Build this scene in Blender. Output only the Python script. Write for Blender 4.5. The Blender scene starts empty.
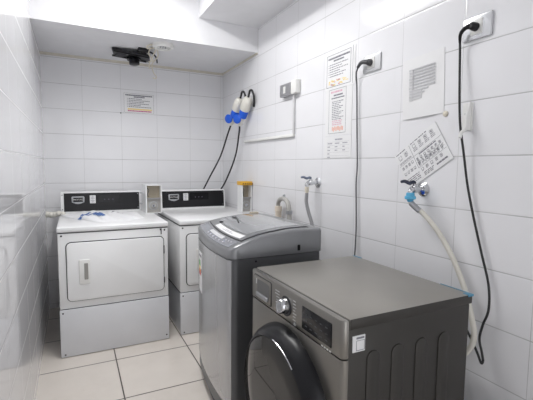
import bpy, bmesh, math, random
from mathutils import Vector, Matrix
random.seed(7)
S = bpy.context.scene
COL = S.collection
PI = math.pi

# ------------------------------------------------------------------ room sizes (metres)
XL, XR, YB, YF = -0.208, 1.298, 3.57, -1.30
ZC, ZS, YS = 2.45, 2.057, 2.79          # ceiling, soffit underside, soffit front face
ZBEAM, XBEAM = 2.236, 0.833

# ------------------------------------------------------------------ camera
cd = bpy.data.cameras.new('camera'); cam = bpy.data.objects.new('camera', cd); COL.objects.link(cam)
cd.sensor_width = 36; cd.lens = 388.47 / 533 * 36; cd.clip_start = 0.02
ya, pi_, ro = math.radians(26.38), math.radians(5.014), math.radians(0.56)
fw = Vector((math.sin(ya)*math.cos(pi_), math.cos(ya)*math.cos(pi_), -math.sin(pi_)))
rt = Vector((math.cos(ya), -math.sin(ya), 0)); up = rt.cross(fw)
r2 = math.cos(ro)*rt + math.sin(ro)*up; u2 = -math.sin(ro)*rt + math.cos(ro)*up
m = Matrix((r2, u2, -fw)).transposed().to_4x4(); m.translation = (0, 0, 1.19)
cam.matrix_world = m
S.camera = cam
# ------------------------------------------------------------------ exposure, world
S.view_settings.view_transform = 'Standard'; S.view_settings.look = 'None'
S.view_settings.gamma = 1; S.view_settings.use_curve_mapping = False
S.view_settings.exposure = 0.33
W = bpy.data.worlds.new('world'); S.world = W; W.use_nodes = True
W.node_tree.nodes['Background'].inputs[0].default_value = (0.92, 0.93, 0.95, 1)
W.node_tree.nodes['Background'].inputs[1].default_value = 1.6
# ------------------------------------------------------------------ area lights of the ceiling battens
def area(name, loc, sx, sy, power, col):
    l = bpy.data.lights.new(name, 'AREA'); l.shape = 'RECTANGLE'; l.size = sx; l.size_y = sy
    l.energy = power; l.color = col
    o = bpy.data.objects.new(name, l); o.location = loc; COL.objects.link(o); return o
area('lamp_light', (0.38, 1.98, ZC-0.075), 0.12, 1.15, 12.5, (1.0, 0.99, 0.97))

# ================================================================== materials
def nt(name):
    mt = bpy.data.materials.new(name); mt.use_nodes = True
    t = mt.node_tree; return mt, t, t.nodes['Principled BSDF']
def mat(name, col, rough=0.5, metal=0.0, noise=0.06, nscale=18, bump=0.0, emit=None, coat=0.0, spec=0.5):
    mt, t, b = nt(name); N = t.nodes; L = t.links
    tc = N.new('ShaderNodeTexCoord'); nz = N.new('ShaderNodeTexNoise'); nz.inputs['Scale'].default_value = nscale
    nz.inputs['Detail'].default_value = 4
    L.new(tc.outputs['Object'], nz.inputs['Vector'])
    mx = N.new('ShaderNodeMix'); mx.data_type = 'RGBA'
    a = [max(0, c*(1-noise)) for c in col]; c2 = [min(1, c*(1+noise)) for c in col]
    mx.inputs[6].default_value = (*a, 1); mx.inputs[7].default_value = (*c2, 1)
    L.new(nz.outputs['Fac'], mx.inputs[0]); L.new(mx.outputs[2], b.inputs['Base Color'])
    b.inputs['Roughness'].default_value = rough; b.inputs['Metallic'].default_value = metal
    b.inputs['Coat Weight'].default_value = coat
    b.inputs['Specular IOR Level'].default_value = spec
    if bump:
        bp = N.new('ShaderNodeBump'); bp.inputs['Strength'].default_value = bump; bp.inputs['Distance'].default_value = 0.004
        L.new(nz.outputs['Fac'], bp.inputs['Height']); L.new(bp.outputs[0], b.inputs['Normal'])
    if emit:
        b.inputs['Emission Color'].default_value = (*emit[0], 1); b.inputs['Emission Strength'].default_value = emit[1]
    return mt

def tile_mat(name, ua, va, u0, v0, tu, tv, gw, tile, grout, rough, dirt=0.05, wav=0.25, stain=0.0, uk=1.0, bs=0.8):
    """square-grid ceramic tiling laid on world position; ua/va are axis names"""
    mt, t, b = nt(name); N = t.nodes; L = t.links
    g = N.new('ShaderNodeNewGeometry'); sp = N.new('ShaderNodeSeparateXYZ'); L.new(g.outputs['Position'], sp.inputs[0])
    def M(op, a, bb=None, c=None):
        n = N.new('ShaderNodeMath'); n.operation = op
        for i, v in enumerate((a, bb, c)):
            if v is None: continue
            if isinstance(v, (int, float)): n.inputs[i].default_value = v
            else: L.new(v, n.inputs[i])
        return n.outputs[0]
    def edge(ax, o, s):
        x = M('DIVIDE', M('SUBTRACT', sp.outputs[ax], o), s)
        fr = M('FRACT', x); d = M('MULTIPLY', M('MINIMUM', fr, M('SUBTRACT', 1.0, fr)), s)
        return d, M('FLOOR', x)
    du, iu = edge(ua, u0, tu); dv, iv = edge(va, v0, tv)
    d = M('MINIMUM', M('MULTIPLY', du, uk), dv)
    mr = N.new('ShaderNodeMapRange'); mr.inputs[1].default_value = gw*0.35; mr.inputs[2].default_value = gw*0.75
    L.new(d, mr.inputs[0]); mask = mr.outputs[0]       # 1 on the tile, 0 in the joint
    wn = N.new('ShaderNodeTexWhiteNoise'); wn.noise_dimensions = '2D'
    cb = N.new('ShaderNodeCombineXYZ'); L.new(iu, cb.inputs[0]); L.new(iv, cb.inputs[1]); L.new(cb.outputs[0], wn.inputs['Vector'])
    nz = N.new('ShaderNodeTexNoise'); nz.inputs['Scale'].default_value = 5; nz.inputs['Detail'].default_value = 6
    L.new(g.outputs['Position'], nz.inputs['Vector'])
    vv = M('ADD', M('MULTIPLY', M('SUBTRACT', wn.outputs['Value'], 0.5), dirt*0.6), M('MULTIPLY', M('SUBTRACT', nz.outputs['Fac'], 0.5), dirt*2))
    hs = N.new('ShaderNodeHueSaturation'); hs.inputs['Color'].default_value = (*tile, 1)
    L.new(M('ADD', 1.0, vv), hs.inputs['Value'])
    tc = hs.outputs[0]
    if stain:
        n2 = N.new('ShaderNodeTexNoise'); n2.inputs['Scale'].default_value = 2.2; n2.inputs['Detail'].default_value = 8; n2.inputs['Roughness'].default_value = 0.7
        L.new(g.outputs['Position'], n2.inputs['Vector'])
        m2 = N.new('ShaderNodeMapRange'); m2.inputs[1].default_value = 0.5; m2.inputs[2].default_value = 0.75; m2.inputs[4].default_value = stain
        L.new(n2.outputs['Fac'], m2.inputs[0])
        mm = N.new('ShaderNodeMix'); mm.data_type = 'RGBA'; L.new(m2.outputs[0], mm.inputs[0]); L.new(tc, mm.inputs[6]); mm.inputs[7].default_value = (0.42, 0.34, 0.25, 1)
        tc = mm.outputs[2]
    n3 = N.new('ShaderNodeTexNoise'); n3.inputs['Scale'].default_value = 9; L.new(g.outputs['Position'], n3.inputs['Vector'])
    gm = N.new('ShaderNodeMix'); gm.data_type = 'RGBA'; gm.inputs[6].default_value = (*[c*0.65 for c in grout], 1); gm.inputs[7].default_value = (*[min(1, c*1.35) for c in grout], 1)
    L.new(n3.outputs['Fac'], gm.inputs[0])
    mx = N.new('ShaderNodeMix'); mx.data_type = 'RGBA'; L.new(mask, mx.inputs[0]); L.new(gm.outputs[2], mx.inputs[6]); L.new(tc, mx.inputs[7])
    L.new(mx.outputs[2], b.inputs['Base Color'])
    L.new(M('ADD', M('MULTIPLY', M('SUBTRACT', 1.0, mask), 0.6), rough), b.inputs['Roughness'])
    # bump: recessed joint, gently wavy glaze
    n4 = N.new('ShaderNodeTexNoise'); n4.inputs['Scale'].default_value = 7; n4.inputs['Detail'].default_value = 1; L.new(g.outputs['Position'], n4.inputs['Vector'])
    pl = N.new('ShaderNodeMapRange'); pl.inputs[2].default_value = gw*2.2; pl.interpolation_type = 'SMOOTHSTEP'; L.new(d, pl.inputs[0])
    bp = N.new('ShaderNodeBump'); bp.inputs['Distance'].default_value = 0.0012; bp.inputs['Strength'].default_value = bs
    L.new(M('ADD', pl.outputs[0], M('MULTIPLY', n4.outputs['Fac'], wav*4)), bp.inputs['Height']); L.new(bp.outputs[0], b.inputs['Normal'])
    return mt

TW, TH = 0.2984, 0.1987
WT = (0.81, 0.81, 0.832); GR = (0.47, 0.47, 0.475)
M_right = tile_mat('wall tile right', 'Y', 'Z', 0.9988, 1.829, TW, TH, 0.0030, WT, GR, 0.11, dirt=0.03, wav=0.10, uk=2.1, bs=0.35)
M_left = tile_mat('wall tile left', 'Y', 'Z', 0.86, 1.829, TW, TH, 0.0030, WT, (0.66, 0.66, 0.67), 0.06, dirt=0.03, wav=0.05, uk=2.1, bs=0.35)  # joints paler than on the other walls, imitating the highlight along them
M_back = tile_mat('wall tile back', 'X', 'Z', 0.6767, 1.829, TW, TH, 0.0030, WT, GR, 0.11, dirt=0.03, wav=0.10, uk=2.1, bs=0.35)
M_floor = tile_mat('floor tile', 'X', 'Y', 0.638, 2.448, 0.4388, 0.4388, 0.0065, (0.77, 0.715, 0.66), (0.10, 0.085, 0.075), 0.22, dirt=0.08, wav=0.06, stain=0.16)
M_plaster = mat('white painted plaster', (0.83, 0.83, 0.84), 0.75, noise=0.03, nscale=30, bump=0.15)
M_soffit = mat('off white soffit paint', (0.80, 0.80, 0.82), 0.7, noise=0.04, nscale=12, bump=0.1)
M_cream = mat('cream strip', (0.62, 0.58, 0.50), 0.5, noise=0.15, nscale=25)
M_enamel = mat('white enamel', (0.86, 0.865, 0.87), 0.28, noise=0.03, nscale=9, coat=0.2)
M_enamel2 = mat('grey white pedestal enamel', (0.72, 0.73, 0.76), 0.35, noise=0.06, nscale=7)
M_dbut = mat('dark buttons', (0.06, 0.05, 0.08), 0.3)
M_black = mat('black plastic', (0.010, 0.010, 0.012), 0.3, spec=0.3)
M_blackg = mat('black gloss', (0.008, 0.008, 0.010), 0.12, spec=0.25)
M_gask = mat('dark gasket', (0.03, 0.03, 0.035), 0.6)
M_darkhole = mat('dark recess', (0.05, 0.05, 0.05), 0.8)
M_white = mat('white plastic', (0.80, 0.80, 0.78), 0.4)
M_ivory = mat('ivory plastic', (0.72, 0.67, 0.56), 0.45)
M_beige = mat('beige metal', (0.43, 0.38, 0.30), 0.5, noise=0.15)
M_chrome = mat('chrome', (0.62, 0.63, 0.65), 0.15, metal=1.0)
M_steel = mat('brushed steel', (0.45, 0.46, 0.48), 0.35, metal=0.9)
M_yellow = mat('yellow card', (0.75, 0.42, 0.04), 0.5)
M_paper = mat('paper', (0.80, 0.80, 0.81), 0.6, noise=0.02)
M_sleeve = mat('plastic sleeve paper', (0.82, 0.82, 0.825), 0.2, noise=0.03, bump=0.3, nscale=14)
M_print = mat('printing ink', (0.20, 0.20, 0.23), 0.6)
M_printg = mat('faded ink', (0.36, 0.36, 0.40), 0.6)
M_pink = mat('pink ink', (0.68, 0.42, 0.50), 0.6)
M_red = mat('red ink', (0.62, 0.10, 0.10), 0.6)
M_yel = mat('pale yellow ink', (0.85, 0.68, 0.28), 0.6)
M_blue = mat('blue ink', (0.05, 0.14, 0.40), 0.5)
M_cee = mat('blue connector plastic', (0.01, 0.10, 0.62), 0.35)
M_lblue = mat('light blue plastic', (0.10, 0.42, 0.66), 0.35)
M_green = mat('green ink', (0.12, 0.42, 0.10), 0.6)
M_orange = mat('orange ink', (0.75, 0.25, 0.04), 0.6)
M_hoseg = mat('grey hose rubber', (0.30, 0.30, 0.31), 0.45)
M_hoseb = mat('beige hose plastic', (0.66, 0.64, 0.58), 0.35)
M_cable = mat('black cable', (0.015, 0.015, 0.017), 0.45)
M_cableg = mat('grey cable', (0.10, 0.10, 0.11), 0.45)
M_tl_front = mat('silver washer front', (0.50, 0.505, 0.515), 0.22, metal=0.65, noise=0.02)
M_tl_side = mat('grey washer shell', (0.12, 0.124, 0.13), 0.38, metal=0.35, noise=0.03)
M_tl_top = mat('silver grey washer frame', (0.27, 0.275, 0.285), 0.3, metal=0.5, noise=0.02)
M_tl_panel = mat('grey control strip', (0.30, 0.31, 0.34), 0.25, metal=0.3)
M_lid = mat('smoked lid glass', (0.30, 0.31, 0.32), 0.12, metal=0.1, coat=0.5)
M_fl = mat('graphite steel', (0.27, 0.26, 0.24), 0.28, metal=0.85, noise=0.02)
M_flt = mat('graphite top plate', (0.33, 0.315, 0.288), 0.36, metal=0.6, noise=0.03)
M_fls = mat('shaded graphite steel', (0.045, 0.042, 0.038), 0.42, metal=0.4, noise=0.03)  # graphite darkened to imitate shade on the sides turned from the lamp
M_bag = mat('white plastic bag', (0.88, 0.885, 0.90), 0.3, noise=0.05, nscale=40, bump=0.4)
M_lamp = mat('lamp diffuser', (0.9, 0.9, 0.9), 0.5, emit=((0.97, 0.985, 1.0), 6.0))
M_but = mat('pale buttons', (0.50, 0.48, 0.52), 0.4)
M_cplug = mat('off white plug plastic', (0.76, 0.74, 0.68), 0.4)
M_tape = mat('blue tape', (0.08, 0.26, 0.40), 0.4)
M_pvc = mat('grey pvc pipe', (0.42, 0.41, 0.39), 0.4)

# ================================================================== mesh helpers (world coordinates)
ROOT = {}
def smooth(me, ang=40):
    for p in me.polygons: p.use_smooth = True
    try: me.set_sharp_from_angle(angle=math.radians(ang))
    except Exception: pass
def obj(name, bm, mt, parent=None, loc=None):
    """links bm as one mesh; loc gives the origin of a top-level mesh"""
    if parent is not None: o0 = Vector(ROOT[parent.name])
    else: o0 = Vector(loc) if loc else Vector((0, 0, 0))
    bmesh.ops.recalc_face_normals(bm, faces=bm.faces)
    bmesh.ops.translate(bm, verts=bm.verts, vec=-o0)
    me = bpy.data.meshes.new(name); bm.to_mesh(me); bm.free(); smooth(me)
    ms = mt if isinstance(mt, (list, tuple)) else [mt]
    for q in ms: me.materials.append(q)
    o = bpy.data.objects.new(name, me); COL.objects.link(o)
    if parent is not None: o.parent = parent
    else: o.location = o0
    ROOT[o.name] = o0
    return o
def thing(name, label, cat, loc, group=None):
    o = bpy.data.objects.new(name, None); o.empty_display_size = 0.05; o.location = loc; COL.objects.link(o)
    ROOT[o.name] = Vector(loc); tag(o, label, cat, group); return o
def tag(o, label, cat, group=None):
    o['label'] = label; o['category'] = cat
    if group: o['group'] = group
    return o
def struct(o): o['kind'] = 'structure'; return o
def B(): return bmesh.new()
def box(bm, a, b, bev=0.0, seg=2, rot=None, mi=0):
    t = bmesh.new()
    bmesh.ops.create_cube(t, size=1)
    c = [(a[i]+b[i])/2 for i in range(3)]; s = [abs(b[i]-a[i]) for i in range(3)]
    bmesh.ops.scale(t, vec=s, verts=t.verts)
    if bev: bmesh.ops.bevel(t, geom=list(t.edges), offset=min(bev, min(s)*0.49), segments=seg, profile=0.5, affect='EDGES')
    if rot: bmesh.ops.transform(t, matrix=rot, verts=t.verts)
    bmesh.ops.translate(t, vec=c, verts=t.verts)
    return merge(bm, t, mi)
def merge(bm, t, mi=0):
    for f in t.faces: f.material_index = mi
    me = bpy.data.meshes.new('tmp'); t.to_mesh(me); t.free(); bm.from_mesh(me); bpy.data.meshes.remove(me)
    return bm
def rounded(bm, ax, a, b, r, d0, d1, seg=6, bev=0.0, mi=0):
    """rounded rectangle in the plane normal to axis ax, from corner a to b (2-D), extruded d0..d1"""
    t = bmesh.new(); pts = []
    x0, x1 = sorted((a[0], b[0])); y0, y1 = sorted((a[1], b[1]))
    for cx, cy, s in ((x1-r, y1-r, 0), (x0+r, y1-r, 1), (x0+r, y0+r, 2), (x1-r, y0+r, 3)):
        for k in range(seg+1):
            an = (s + k/seg)*PI/2; pts.append((cx+r*math.cos(an), cy+r*math.sin(an)))
    return prism(bm, ax, pts, d0, d1, bev, mi)
def put(ax, u, v, d):
    return {'x': (d, u, v), 'y': (u, d, v), 'z': (u, v, d)}[ax]
def prism(bm, ax, pts, d0, d1, bev=0.0, mi=0):
    t = bmesh.new()
    A = [t.verts.new(put(ax, p[0], p[1], d0)) for p in pts]; C = [t.verts.new(put(ax, p[0], p[1], d1)) for p in pts]
    t.faces.new(A); f1 = t.faces.new(C[::-1]); n = len(pts)
    for i in range(n): t.faces.new((A[i], A[(i+1) % n], C[(i+1) % n], C[i]))
    if bev:
        es = [e for f in (t.faces[0], t.faces[1]) for e in f.edges] if False else [e for e in t.edges if (e.verts[0] in A) == (e.verts[1] in A)]
        bmesh.ops.recalc_face_normals(t, faces=t.faces)
        bmesh.ops.bevel(t, geom=es, offset=bev, segments=2, profile=0.5, affect='EDGES')
    return merge(bm, t, mi)
def lathe(bm, o, axis, prof, seg=28, mi=0):
    """prof = [(distance along axis, radius)]"""
    t = bmesh.new(); ax = Vector(axis).normalized(); q = ax.to_track_quat('Z', 'Y'); rings = []
    for d, r in prof:
        rings.append([t.verts.new(Vector(o) + q @ Vector((r*math.cos(2*PI*k/seg), r*math.sin(2*PI*k/seg), d))) for k in range(seg)])
    for a, b in zip(rings, rings[1:]):
        for k in range(seg): t.faces.new((a[k], a[(k+1) % seg], b[(k+1) % seg], b[k]))
    t.faces.new(rings[0][::-1]); t.faces.new(rings[-1])
    return merge(bm, t, mi)
def spline(P, n=8):
    P = [Vector(p) for p in P]; out = []
    Q = [P[0]*2-P[1]] + P + [P[-1]*2-P[-2]]
    for i in range(1, len(Q)-2):
        p0, p1, p2, p3 = Q[i-1:i+3]
        for k in range(n):
            t = k/n
            out.append(0.5*((2*p1)+(p2-p0)*t+(2*p0-5*p1+4*p2-p3)*t*t+(3*p1-p0-3*p2+p3)*t**3))
    out.append(P[-1]); return out
def tube(bm, P, r, seg=10, sm=8, mi=0):
    pts = spline(P, sm) if sm > 1 else [Vector(p) for p in P]
    t = bmesh.new(); rings = []; nrm = None; n = len(pts)
    for i, p in enumerate(pts):
        d = (pts[min(i+1, n-1)] - pts[max(i-1, 0)]).normalized()
        if nrm is None: nrm = d.orthogonal().normalized()
        nrm = (nrm - d*nrm.dot(d)).normalized(); bn = d.cross(nrm)
        rr = r(i/(n-1)) if callable(r) else r
        rings.append([t.verts.new(p + (nrm*math.cos(2*PI*k/seg) + bn*math.sin(2*PI*k/seg))*rr) for k in range(seg)])
    for a, b in zip(rings, rings[1:]):
        for k in range(seg): t.faces.new((a[k], a[(k+1) % seg], b[(k+1) % seg], b[k]))
    t.faces.new(rings[0][::-1]); t.faces.new(rings[-1])
    return merge(bm, t, mi)
def grid(bm, nu, nv, f, thick=None, mi=0):
    """surface f(u,v)->point, optionally closed underneath by g = thick(u,v)->point"""
    t = bmesh.new()
    V = [[t.verts.new(f(i/nu, j/nv)) for j in range(nv+1)] for i in range(nu+1)]
    for i in range(nu):
        for j in range(nv): t.faces.new((V[i][j], V[i+1][j], V[i+1][j+1], V[i][j+1]))
    if thick:
        U = [[t.verts.new(thick(i/nu, j/nv)) for j in range(nv+1)] for i in range(nu+1)]
        for i in range(nu):
            for j in range(nv): t.faces.new((U[i][j+1], U[i+1][j+1], U[i+1][j], U[i][j]))
        for i in range(nu):
            t.faces.new((V[i][0], U[i][0], U[i+1][0], V[i+1][0])); t.faces.new((V[i+1][nv], U[i+1][nv], U[i][nv], V[i][nv]))
        for j in range(nv):
            t.faces.new((V[0][j+1], U[0][j+1], U[0][j], V[0][j])); t.faces.new((V[nu][j], U[nu][j], U[nu][j+1], V[nu][j+1]))
    return merge(bm, t, mi)

# ================================================================== the room
T = 0.12
struct(obj('floor', box(B(), (XL-T, YF-T, -T), (XR+T, YB+T, 0)), M_floor))
struct(obj('ceiling', box(B(), (XL-T, YF-T, ZC), (XR+T, YB+T, ZC+T)), M_plaster))
struct(obj('wall_left', box(B(), (XL-T, YF, 0), (XL, YB, ZC)), M_left))
struct(obj('wall_right', box(B(), (XR, YF, 0), (XR+T, YB, ZC)), M_right))
struct(obj('wall_back', box(B(), (XL-T, YB, 0), (XR+T, YB+T, ZC)), M_back))
bm = B(); box(bm, (XL-T, YF-T, 2.10), (XR+T, YF, ZC)); box(bm, (XL-T, YF-T, 0), (XL+0.10, YF, 2.10)); box(bm, (XR-0.10, YF-T, 0), (XR+T, YF, 2.10))
struct(obj('wall_front', bm, M_plaster))                                                 # wide unseen doorway, added behind the camera to brighten the room
struct(obj('trim_1', box(B(), (XL, YS, ZS), (XR, YB, ZC)), M_soffit))                     # boxed soffit over the dryers
struct(obj('trim_2', box(B(), (XBEAM, YF, ZBEAM), (XR, YS, ZC)), M_soffit))               # beam along the right wall
bm = B(); prism(bm, 'x', [(YB, ZS), (YB-0.016, ZS), (YB-0.014, ZS-0.008), (YB-0.006, ZS-0.016), (YB, ZS-0.018)], XL, XR)
struct(obj('trim_3', bm, M_cream))                                                       # cream bead where soffit meets tiles
bm = B(); prism(bm, 'y', [(XR, ZS), (XR-0.010, ZS), (XR-0.008, ZS-0.008), (XR, ZS-0.011)], YS, YB-0.016)
struct(obj('trim_4', bm, M_cream))

# ceiling battens
for y in (2.0,):
    lm = thing('ceiling_lamp', 'long white ceiling batten lamp on the ceiling before the soffit' if y > 1 else 'long white ceiling batten lamp near the front wall', 'lamp', (0.38, y, ZC))
    bm = B(); box(bm, (0.30, y-0.62, ZC-0.035), (0.46, y+0.58, ZC), 0.006); obj('housing', bm, M_white, lm)
    bm = B(); rounded(bm, 'y', (0.315, ZC-0.068), (0.445, ZC-0.034), 0.014, y-0.60, y+0.56); obj('diffuser', bm, M_lamp, lm)

# ================================================================== dryers
def text_mesh(body, size, matrix, ext=0.0006):
    """a mesh bmesh of lettering (built-in font)"""
    c = bpy.data.curves.new('txt', 'FONT'); c.body = body; c.size = size; c.extrude = ext; c.align_x = 'CENTER'; c.align_y = 'CENTER'
    o = bpy.data.objects.new('txt', c); COL.objects.link(o)
    dg = bpy.context.evaluated_depsgraph_get(); me = bpy.data.meshes.new_from_object(o.evaluated_get(dg))
    b = bmesh.new(); b.from_mesh(me); bmesh.ops.transform(b, matrix=matrix, verts=b.verts)
    bpy.data.objects.remove(o); bpy.data.curves.remove(c); bpy.data.meshes.remove(me); return b
FACE_Y = Matrix.Rotation(PI/2, 4, 'X')                                   # reads from -y
FACE_X = Matrix(((0, 0, -1, 0), (-1, 0, 0, 0), (0, 1, 0, 0), (0, 0, 0, 1)))   # reads from -x

def dryer(x0, yf, w, label, grip_shade):
    d = thing('tumble_dryer', label, 'dryer', (x0+w/2, yf+0.38, 0), 'coin-operated dryers along the back wall')
    x1 = x0+w; yb = yf+0.80
    # pedestal, its front plate standing slightly proud
    bm = B(); box(bm, (x0+0.006, yf+0.008, 0.0), (x1-0.006, yb, 0.296)); 
    ped = obj('pedestal', bm, M_enamel2, d)
    bm = B(); box(bm, (x0-0.002, yf-0.012, 0.004), (x1, yf+0.012, 0.300), 0.004); obj('front_plate', bm, M_enamel2, ped)
    for sx, sz in ((x0+0.016, 0.282), (x1-0.018, 0.035), (x0+0.022, 0.02)):
        bm = B(); lathe(bm, (sx, yf-0.010, sz), (0, -1, 0), [(0, 0.0055), (0.003, 0.005), (0.004, 0.002)], 12); obj('screw', bm, M_gask, ped)
    # body
    bm = B(); box(bm, (x0, yf, 0.303), (x1, yb, 0.772), 0.006); body = obj('body', bm, M_enamel, d)
    bm = B(); box(bm, (x0+0.003, yf+0.002, 0.2955), (x1-0.003, yb, 0.304)); obj('lower_gap', bm, M_gask, body)  # dark strip painting the shade between pedestal and body
    for sx in (x0+0.020, x1-0.022):
        bm = B(); lathe(bm, (sx, yf+0.001, 0.757), (0, -1, 0), [(0, 0.006), (0.003, 0.0055), (0.004, 0.002)], 12); obj('screw', bm, M_gask, body)
    # door with dark gap around
    dx0, dx1, dz0, dz1 = x0+0.046, x1-0.032, 0.352, 0.713
    bm = B(); rounded(bm, 'y', (dx0-0.005, dz0-0.005), (dx1+0.005, dz1+0.005), 0.030, yf-0.003, yf+0.004); gas = obj('door_gasket', bm, M_gask, d)
    bm = B(); rounded(bm, 'y', (dx0, dz0), (dx1, dz1), 0.026, yf-0.016, yf-0.002, bev=0.004); door = obj('door', bm, M_enamel, d)
    hx0, hx1, hz0, hz1 = x0+0.112, x0+0.172, 0.455, 0.607
    bm = B(); rounded(bm, 'y', (hx0, hz0), (hx1, hz1), 0.006, yf-0.024, yf-0.014, bev=0.003)
    h = obj('door_handle', bm, M_white, door)
    bm = B(); rounded(bm, 'y', (hx0+0.028, hz0+0.028), (hx1-0.010, hz1-0.022), 0.004, yf-0.0255, yf-0.022); obj('handle_recess', bm, M_beige if not grip_shade else mat('handle shade', (0.33, 0.32, 0.30), 0.6), h)  # flat inset; on the left dryer its dark tone paints the grip's shade
    # door catch on the right
    bm = B(); box(bm, (x1-0.047, yf-0.004, 0.730), (x1-0.041, yf+0.002, 0.768), 0.001); box(bm, (x1-0.052, yf-0.003, 0.755), (x1-0.045, yf+0.002, 0.768), 0.001); obj('door_catch', bm, M_gask, d)
    for hz, hh in ((0.60, 0.055), (0.40, 0.04)):
        bm = B(); box(bm, (dx1-0.001, yf-0.018, hz), (dx1+0.006, yf-0.002, hz+hh), 0.002); obj('hinge', bm, M_gask, door)
    # worktop
    bm = B(); box(bm, (x0-0.004, yf-0.008, 0.777), (x1+0.003, yb, 0.812), 0.010, 3); tp = obj('top_panel', bm, M_enamel, d)
    bm = B(); box(bm, (x0+0.002, yf+0.001, 0.7715), (x1-0.002, yb-0.01, 0.778)); obj('top_gap', bm, M_gask, tp)  # dark strip standing in for the shadow under the worktop
    # console
    cx0, cx1, cy = x0+0.004, x0+0.590, 3.325
    bm = B(); prism(bm, 'x', [(cy, 0.812), (cy+0.020, 0.968), (cy+0.030, 0.975), (cy+0.083, 0.975), (cy+0.083, 0.812)], cx0, cx1, bev=0.003)
    con = obj('console', bm, M_enamel, d)
    bm = B(); n = Vector((0, -0.156, 0.020)).normalized()
    def fc(z): return cy + (z-0.812)*0.128
    prism(bm, 'x', [(fc(0.826)-0.003, 0.826), (fc(0.965)-0.003, 0.965), (fc(0.965)+0.002, 0.965), (fc(0.826)+0.002, 0.826)], cx0+0.022, cx1-0.012)
    pan = obj('control_panel', bm, M_black, d)
    yy = fc(0.915)-0.0035
    bm = B(); bx = cx0+0.078
    prism(bm, 'y', [(bx, 0.940), (bx+0.084, 0.940), (bx+0.088, 0.930), (bx+0.086, 0.895), (bx+0.060, 0.884), (bx+0.042, 0.880), (bx+0.024, 0.884), (bx-0.002, 0.895), (bx-0.004, 0.930)], yy-0.004, yy+0.004, bev=0.001)
    bd = obj('badge', bm, M_steel, pan)
    bm = B(); box(bm, (bx+0.008, yy-0.0055, 0.898), (bx+0.076, yy-0.003, 0.932), 0.001); obj('badge_plate', bm, M_black, pan)
    bm = text_mesh('MAYTAG', 0.017, Matrix.Translation((bx+0.042, yy-0.006, 0.915)) @ FACE_Y); obj('badge_lettering', bm, M_white, pan)
    lx = cx0+0.203
    bm = B(); rounded(bm, 'y', (lx, 0.884), (lx+0.042, 0.946), 0.003, yy-0.0035, yy+0.004); ob = obj('price_sticker', bm, M_paper, pan)
    bm = B()
    for k in range(4): box(bm, (lx+0.006, yy-0.0045, 0.892+k*0.013), (lx+0.036, yy-0.003, 0.896+k*0.013))
    box(bm, (lx+0.020, yy-0.0045, 0.888), (lx+0.022, yy-0.003, 0.942)); obj('sticker_print', bm, M_printg, pan)
    bm = B(); rounded(bm, 'y', (cx0+0.262, 0.878), (cx0+0.428, 0.948), 0.004, yy-0.003, yy+0.004); ds = obj('display', bm, M_blackg, pan)
    for k in range(3):
        bm = B(); lathe(bm, (cx0+0.31+k*0.030, yy-0.002, 0.912), (0, -1, 0), [(0, 0.006), (0.003, 0.005)], 14); obj('button', bm, M_dbut, pan)
    for sz in (0.842, 0.952):
        bm = B(); lathe(bm, (cx0+0.011, fc(sz)+0.001, sz), (0, -1, 0), [(0, 0.004), (0.003, 0.003)], 10); obj('screw', bm, M_gask, con)
        bm = B(); lathe(bm, (cx1-0.022, fc(sz)-0.002, sz), (0, -1, 0), [(0, 0.004), (0.003, 0.003)], 10); obj('screw', bm, M_steel, con)
    return d
dryer(-0.100, 2.61, 0.655, 'white enamel dryer by the left wall with a plastic bag on top', True)
dryer(0.640, 2.625, 0.645, 'white enamel dryer in the right corner, half hidden by the top-loading washer', False)

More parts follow.
